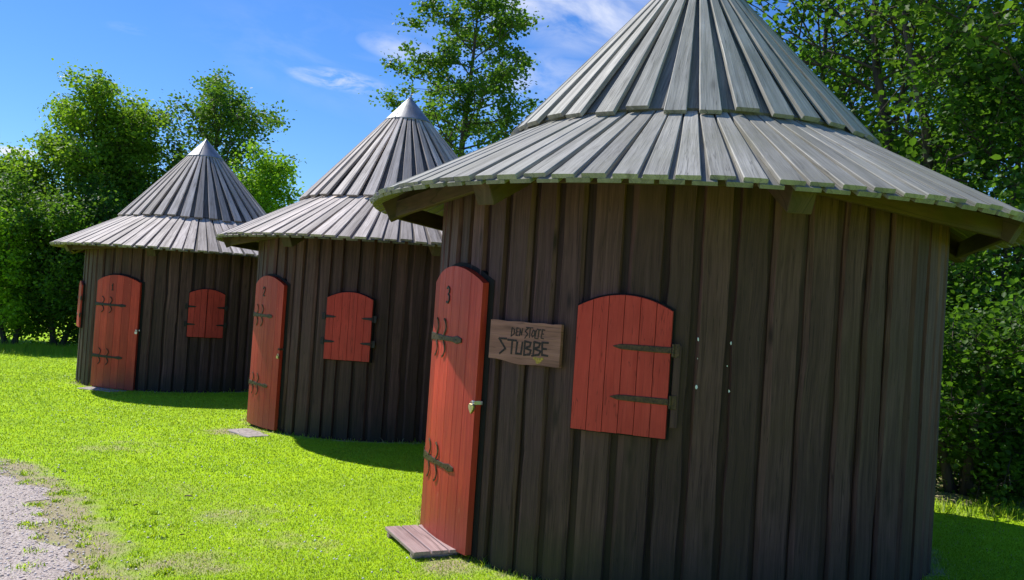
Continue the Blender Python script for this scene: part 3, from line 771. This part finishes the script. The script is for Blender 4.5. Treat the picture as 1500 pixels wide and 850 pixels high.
# ------------------------------------------------------------------ trees
def make_leaves(name, C, S, rn, n_per, size, material, parent, up=.5, droop=.0):
    """C centres (n,3), S sigma (n,) -> crown mesh"""
    n = len(C)*n_per; c = np.repeat(C, n_per, 0); s = np.repeat(S, n_per)[:, None]
    p = c + rn.randn(n, 3)*s*np.array([1, 1, .75])
    tone = np.clip(np.repeat(rn.rand(len(C)), n_per)*.7+rn.rand(n)*.5-.1, 0, 1)
    nrm = rn.randn(n, 3); nrm[:, 2] = np.abs(nrm[:, 2])*1.0+up; nrm /= np.linalg.norm(nrm, axis=1)[:, None]
    t = np.cross(nrm, rn.randn(n, 3)); t /= np.linalg.norm(t, axis=1)[:, None]; t[:, 2] -= droop
    b = np.cross(nrm, t); L = (size*(.6+.7*rn.rand(n)))[:, None]; w = L*.40
    f = nrm*L*.10
    V = np.stack([p-t*L*.5, p-t*L*.08+b*w+f, p+t*L*.30+b*w*.72+f, p+t*L*.5, p+t*L*.30-b*w*.72+f, p-t*L*.08-b*w+f], 1).reshape(-1, 3)
    o = np.arange(n)[:, None]*6
    F = np.stack([o+np.array([0, 1, 2, 3]), o+np.array([0, 3, 4, 5])], 1).reshape(-1, 4)
    ob = fast_mesh(name, V, F, np.repeat(tone, 2), material, 4); ob.parent = parent; return ob

def tree(name, label, x, y, H, W, seed, material, h0=.15, nl=22, sub=7, n_per=14, size=.085, sig=.17, lean=(0, 0), env=None, group=None, stems=1, r0=None, cat='tree', z0=None, tw=3, upang=(25, 60), pos_path=None, limbs=None):
    rn = np.random.RandomState(seed); rg = random.Random(seed)
    root = empty(name, label, cat, (x, y, (G(x, y) if z0 is None else z0)-.03), 0, group)
    mb = MB(); C = []; S = []
    r0 = r0 or H*.014+.02
    env = env or (lambda t: (math.sin(math.pi*min(1, max(0, .12+.80*t)))**.8)*(1-.25*t))
    for sidx in range(stems):
        if stems > 1:
            aa = sidx/stems*6.28+rg.random(); off = Vector((math.cos(aa), math.sin(aa), 0)); Ht = H*rg.uniform(.72, 1)
        else: off = Vector((0, 0, 0)); Ht = H
        pts = []; wob = [rg.uniform(0, 6.28) for _ in range(4)]; N = 14
        for i in range(N+1):
            q = i/N
            p = Vector((lean[0]*q**1.2, lean[1]*q**1.2, Ht*q)) + off*(.10+q*W*.22) + Vector((math.sin(q*5+wob[0])-math.sin(wob[0]), math.sin(q*4.3+wob[1])-math.sin(wob[1]), 0))*H*.012
            if pos_path: p = Vector([np.interp(q*Ht, [k_[2] for k_ in pos_path], [k_[c_] for k_ in pos_path]) for c_ in (0, 1)]+[Ht*q])
            pts.append(p)
        tube(mb, pts, [max(.012, r0*(1-q/N)**.8+.01) * (1.35 if q == 0 else 1) for q in range(N+1)], 8)
        nL = nl//stems if stems > 1 else nl
        for li in range(nL):
            t = h0+(1-h0)*((li+rg.random()*.8)/nL)**.9; t = min(.985, t)
            idx = t*N; i0 = min(N-1, int(idx)); P0 = pts[i0].lerp(pts[i0+1], idx-i0)
            az = li*2.399+rg.uniform(-.5, .5)+sidx; el = R(rg.uniform(*upang))*(.6+.5*t)
            te = (t-h0)/(1-h0)
            Ln = W*.5*env(te)*rg.uniform(.72, 1.12)/max(.5, math.cos(el))
            Ln = max(Ln, .25)
            d = Vector((math.cos(az)*math.cos(el), math.sin(az)*math.cos(el), math.sin(el))); side = Vector((-math.sin(az), math.cos(az), 0))
            lp = []; cv = rg.uniform(-.2, .2); sag = rg.uniform(-.05, .22)
            M = 7
            for j in range(M+1):
                q = j/M; lp.append(P0+d*Ln*q+side*cv*Ln*q*q+Vector((0, 0, -sag*Ln*q*q+.03*Ln*math.sin(q*7+li))))
            rl = max(.008, r0*.42*(1-t*.75)*min(1, Ln/1.2)); tube(mb, lp, [rl*(1-j/M*.85) for j in range(M+1)], 5, cap=False)
            nsb = max(3, int(sub*Ln/(W*.5)+1))
            for sbi in range(nsb+1):
                q = .22+.78*(sbi+rg.random()*.7)/(nsb+.7); q = min(q, 1); k_ = q*M; k0 = min(M-1, int(k_)); Q = lp[k0].lerp(lp[k0+1], k_-k0)
                sl = Ln*.42*(1.15-q)*rg.uniform(.5, 1.2)+.18
                dd = (d*.6+Vector((rg.gauss(0, 1), rg.gauss(0, 1), rg.gauss(.25, .6)))*.75).normalized()
                e = Q+dd*sl; mid = Q.lerp(e, .5)+Vector((0, 0, .05*sl))
                tube(mb, [Q, mid, e], [rl*.38+.003, rl*.22+.003, .003], 4, cap=False)
                for w_ in range(tw):
                    f_ = (w_+1)/tw; c_ = Q.lerp(e, f_)+Vector((rg.gauss(0, .06), rg.gauss(0, .06), rg.gauss(0, .05)))
                    C.append(c_[:]); S.append(sig*rg.uniform(.6, 1.25))
        C.append(pts[-1][:]); S.append(sig*.8); C.append(pts[-2][:]); S.append(sig)
    if limbs:
        for lp, rl in limbs:
            lp = [Vector(p) for p in lp]; tube(mb, lp, [rl*(1-.6*j/(len(lp)-1)) for j in range(len(lp))], 7)
            for j in range(1, len(lp)):
                for _ in range(3):
                    Q = lp[j-1].lerp(lp[j], rg.random()); e = Q+Vector((rg.gauss(0, .5), rg.gauss(0, .5), rg.gauss(.25, .4)))
                    tube(mb, [Q, (Q+e)/2+Vector((0, 0, .04)), e], [rl*.2, rl*.13, .003], 4, cap=False); C.append(e[:]); S.append(sig)
    mb.build('trunk', BARK, root, smooth=True)
    make_leaves('crown', np.array(C), np.array(S), rn, n_per, size, material, root)
    return root, len(C)*n_per

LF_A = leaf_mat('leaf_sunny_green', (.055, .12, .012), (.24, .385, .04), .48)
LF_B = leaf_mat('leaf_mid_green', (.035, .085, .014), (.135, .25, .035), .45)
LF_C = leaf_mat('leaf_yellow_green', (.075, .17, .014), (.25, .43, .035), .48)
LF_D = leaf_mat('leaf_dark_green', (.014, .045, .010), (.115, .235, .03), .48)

def at_px(px, d): return (d*(px-750)/1256.5, d)
tot = 0
TR = [
 # name, label, px, dist, H, W, seed, mat, kwargs
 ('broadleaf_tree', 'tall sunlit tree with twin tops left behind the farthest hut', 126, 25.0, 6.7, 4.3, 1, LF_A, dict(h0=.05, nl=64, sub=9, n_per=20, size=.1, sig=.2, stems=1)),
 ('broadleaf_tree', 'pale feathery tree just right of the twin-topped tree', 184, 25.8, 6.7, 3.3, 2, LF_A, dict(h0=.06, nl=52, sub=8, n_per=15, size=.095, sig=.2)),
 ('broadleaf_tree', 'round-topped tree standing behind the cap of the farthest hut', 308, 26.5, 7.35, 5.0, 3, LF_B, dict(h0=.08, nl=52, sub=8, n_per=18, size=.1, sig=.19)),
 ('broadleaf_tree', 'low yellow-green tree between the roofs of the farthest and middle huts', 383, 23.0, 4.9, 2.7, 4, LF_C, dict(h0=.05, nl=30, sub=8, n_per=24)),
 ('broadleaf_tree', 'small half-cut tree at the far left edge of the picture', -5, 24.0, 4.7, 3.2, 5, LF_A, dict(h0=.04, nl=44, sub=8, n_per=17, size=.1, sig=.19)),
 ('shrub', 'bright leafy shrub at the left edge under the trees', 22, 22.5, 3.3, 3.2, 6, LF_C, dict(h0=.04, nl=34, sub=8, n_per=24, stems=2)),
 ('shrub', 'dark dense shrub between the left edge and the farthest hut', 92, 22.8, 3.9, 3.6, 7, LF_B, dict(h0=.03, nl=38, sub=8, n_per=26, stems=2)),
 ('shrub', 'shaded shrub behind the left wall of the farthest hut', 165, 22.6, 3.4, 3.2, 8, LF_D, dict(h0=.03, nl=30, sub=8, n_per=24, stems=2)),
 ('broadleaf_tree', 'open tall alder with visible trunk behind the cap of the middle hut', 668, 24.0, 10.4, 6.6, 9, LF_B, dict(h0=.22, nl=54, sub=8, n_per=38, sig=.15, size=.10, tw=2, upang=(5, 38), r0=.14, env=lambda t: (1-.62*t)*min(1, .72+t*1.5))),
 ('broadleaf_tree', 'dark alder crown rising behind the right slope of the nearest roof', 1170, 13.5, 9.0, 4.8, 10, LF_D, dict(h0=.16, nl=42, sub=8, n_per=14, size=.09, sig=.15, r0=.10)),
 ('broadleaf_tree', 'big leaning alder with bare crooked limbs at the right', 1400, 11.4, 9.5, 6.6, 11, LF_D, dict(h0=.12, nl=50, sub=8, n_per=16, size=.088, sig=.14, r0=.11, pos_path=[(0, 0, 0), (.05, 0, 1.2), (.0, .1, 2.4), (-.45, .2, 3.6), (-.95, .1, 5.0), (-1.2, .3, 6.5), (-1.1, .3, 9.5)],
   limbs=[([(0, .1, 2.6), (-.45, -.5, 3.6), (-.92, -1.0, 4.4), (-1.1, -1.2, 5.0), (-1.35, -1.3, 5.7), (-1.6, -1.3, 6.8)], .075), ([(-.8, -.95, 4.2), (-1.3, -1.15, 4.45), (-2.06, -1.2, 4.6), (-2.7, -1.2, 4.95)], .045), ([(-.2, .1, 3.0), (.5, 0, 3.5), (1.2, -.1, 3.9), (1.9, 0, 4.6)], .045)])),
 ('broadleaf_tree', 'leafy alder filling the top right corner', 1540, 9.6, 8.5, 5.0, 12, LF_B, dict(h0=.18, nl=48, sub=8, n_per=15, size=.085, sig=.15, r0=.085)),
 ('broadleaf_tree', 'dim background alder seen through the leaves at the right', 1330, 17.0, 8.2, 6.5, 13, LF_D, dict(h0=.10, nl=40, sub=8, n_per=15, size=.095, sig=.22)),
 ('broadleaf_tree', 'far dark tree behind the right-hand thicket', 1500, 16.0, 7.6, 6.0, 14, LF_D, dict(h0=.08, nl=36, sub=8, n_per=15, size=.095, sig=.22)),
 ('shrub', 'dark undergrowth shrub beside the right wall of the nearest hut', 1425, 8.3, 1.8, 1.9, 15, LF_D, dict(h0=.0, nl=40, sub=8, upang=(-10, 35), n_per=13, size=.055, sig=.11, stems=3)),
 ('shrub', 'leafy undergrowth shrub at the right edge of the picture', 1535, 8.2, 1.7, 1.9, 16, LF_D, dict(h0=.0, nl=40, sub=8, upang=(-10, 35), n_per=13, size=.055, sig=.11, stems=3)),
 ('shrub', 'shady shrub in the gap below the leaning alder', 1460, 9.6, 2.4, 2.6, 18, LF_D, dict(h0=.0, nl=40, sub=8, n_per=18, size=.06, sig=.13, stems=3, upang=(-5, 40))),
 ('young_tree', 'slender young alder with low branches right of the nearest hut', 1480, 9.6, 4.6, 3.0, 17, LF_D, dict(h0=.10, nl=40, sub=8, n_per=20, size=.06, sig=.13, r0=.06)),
]
grp = {'broadleaf_tree': 'leafy trees behind the huts', 'shrub': 'undergrowth shrubs below the trees'}
for nm, lb, px, d, H, W, sd, mt, kw in TR:
    x, y = at_px(px, d); r_, c = tree(nm, lb, x, y, H, W, sd, mt, group=grp.get(nm), cat='shrub' if nm == 'shrub' else 'tree', **kw); tot += c
print('leaves', tot)

# water and the far bank, glimpsed through the thicket
def water_mat():
    m, t, b = mat('stream_water'); obj = t.new('ShaderNodeTexCoord').outputs['Object']; n = t.noise(t.mapping(obj, (1, 2.5, 1)), 3, 4, .6)
    b.inputs['Base Color'].default_value = (.035, .045, .03, 1); b.inputs['Roughness'].default_value = .08; bump(t, b, n, .3, .03); return m
mb = MB(); mb.face([(1.2, 9.6, -.78), (90, 9.6, -.78), (90, 41, -.78), (1.2, 41, -.78)])
tag(mb.build('water', water_mat()), kind='structure')
BANK = plain('sandy_bank', (.50, .36, .29), .9, 0, .35, 1.6, .5)
rocks = [(20.5, 38.0, 1.1), (22.8, 38.6, .8), (18.6, 39, .9), (25.5, 38.2, 1.2), (28.6, 38.8, .9)]
for i, (x, y, s) in enumerate(rocks):
    rg = random.Random(40+i); mb = MB(); rings = []; K = 14
    for j, (zz, rr) in enumerate(((-.5, .9), (-.1, 1.0), (.25, .92), (.5, .66), (.62, .3), (.64, .05))):
        rings.append([Vector((s*rr*1.5*math.cos(k/K*6.283)*rg.uniform(.85, 1.12), s*rr*math.sin(k/K*6.283)*rg.uniform(.85, 1.12), s*zz*rg.uniform(.9, 1.1))) for k in range(K)])
    mb.loft(rings, [[(0, 0)]*(K+1)]*6, .5); o = mb.build('bank_rock', BANK, loc=(x, y, -.75)); o['label'] = 'pinkish boulder on the far bank seen through the thicket'; o['category'] = 'rock'; o['group'] = 'boulders on the far bank'

# ------------------------------------------------------------------ camera
f, pitch, roll = 1256.5, .0154, .0662
cp, sp = math.cos(pitch), math.sin(pitch)
F = Vector((0, cp, sp)); U = Vector((0, -sp, cp)); RX = Vector((1, 0, 0))
R2 = math.cos(roll)*RX+math.sin(roll)*U; U2 = -math.sin(roll)*RX+math.cos(roll)*U
cam = bpy.data.cameras.new('camera'); co_ = bpy.data.objects.new('camera', cam); COL.objects.link(co_)
M = Matrix((R2, U2, -F)).transposed().to_4x4(); M.translation = Vector((0, 0, 1.6)); co_.matrix_world = M
cam.sensor_width = 36; cam.lens = f/1500*36; cam.clip_start = .05; cam.clip_end = 2000
SC.camera = co_
def ray(px, py): return (F+R2*(px-750)/f-U2*(py-425)/f).normalized()

# ------------------------------------------------------------------ light
SAZ, SEL = 140.0, 50.0
sd = Vector((math.cos(R(SAZ))*math.cos(R(SEL)), math.sin(R(SAZ))*math.cos(R(SEL)), math.sin(R(SEL))))
sun = bpy.data.lights.new('sun', 'SUN'); so = bpy.data.objects.new('sun', sun); COL.objects.link(so)
sun.energy = 5.0; sun.angle = R(.55); sun.color = (1, .955, .88); so.rotation_euler = sd.to_track_quat('Z', 'Y').to_euler()
w = bpy.data.worlds.new('World'); SC.world = w; w.use_nodes = True; t = NT(w)
bg = t.n['Background']
sky = t.new('ShaderNodeTexSky', sky_type='NISHITA'); sky.sun_disc = False; sky.sun_elevation = R(SEL); sky.sun_rotation = R(90-SAZ)
sky.air_density = 1.0; sky.dust_density = .15; sky.ozone_density = 2.0
hs = t.new('ShaderNodeHueSaturation'); hs.inputs['Saturation'].default_value = 1.2; t.link(sky.outputs[0], hs.inputs['Color'])
col = t.mix(1.0, hs.outputs[0], (.47, .67, .98), 'MULTIPLY')
dirv = t.new('ShaderNodeTexCoord').outputs['Generated']
def cloud(cpx, cpy, su, sv, ang, scale, stretch, lo, hi, amt, seed):
    c = ray(cpx, cpy); rgt = c.cross(Vector((0, 0, 1))).normalized(); upv = rgt.cross(c)
    a = R(ang); r2 = rgt*math.cos(a)+upv*math.sin(a); u2 = upv*math.cos(a)-rgt*math.sin(a)
    def dot(v):
        n = t.new('ShaderNodeVectorMath', operation='DOT_PRODUCT'); t.link(dirv, n.inputs[0]); n.inputs[1].default_value = v; return n.outputs['Value']
    u = t.math('DIVIDE', dot(r2), su); v = t.math('DIVIDE', dot(u2), sv); front = t.math('GREATER_THAN', dot(c), .3)
    d2 = t.math('ADD', t.math('MULTIPLY', u, u), t.math('MULTIPLY', v, v))
    msk = t.math('MULTIPLY', t.math('SUBTRACT', 1, d2, True), front)
    cb = t.new('ShaderNodeCombineXYZ'); t.link(t.math('MULTIPLY', u, su*scale), cb.inputs[0]); t.link(t.math('MULTIPLY', v, sv*scale*stretch), cb.inputs[1]); cb.inputs[2].default_value = seed
    nz = t.noise(cb.outputs[0], 1, 6, .58, .6)
    x = t.math('MULTIPLY', t.ramp(nz, [(lo, 0.0), (hi, 1.0)]), msk)
    return t.math('MULTIPLY', x, amt, True)
CL = [(850, 18, .13, .050, -6, 9, 2.2, .30, .72, 1.1, 1.3), (498, 118, .062, .013, -4, 30, 2.8, .40, .72, .8, 4.1), (585, 72, .05, .016, -8, 18, 2, .35, .7, .7, 2.2),
      (790, 110, .07, .03, 5, 14, 2, .35, .75, .7, 7.7), (22, 223, .03, .006, 0, 30, 2, .2, .6, 1.2, 3.4), (650, 120, .3, .07, -8, 7, 3, .45, .85, .3, 9.1), (190, 42, .03, .006, 0, 24, 3, .45, .8, .2, 5.5)]
for c_ in CL: col = t.mix(cloud(*c_), col, (6.0, 6.3, 7.2))
t.link(col, bg.inputs['Color']); bg.inputs['Strength'].default_value = .15

SC.view_settings.view_transform = 'Standard'; SC.view_settings.look = 'None'; SC.view_settings.exposure = 0; SC.view_settings.gamma = 1
SC.render.engine = 'CYCLES'; SC.cycles.max_bounces = 5; SC.cycles.diffuse_bounces = 3; SC.cycles.glossy_bounces = 2; SC.cycles.transmission_bounces = 3
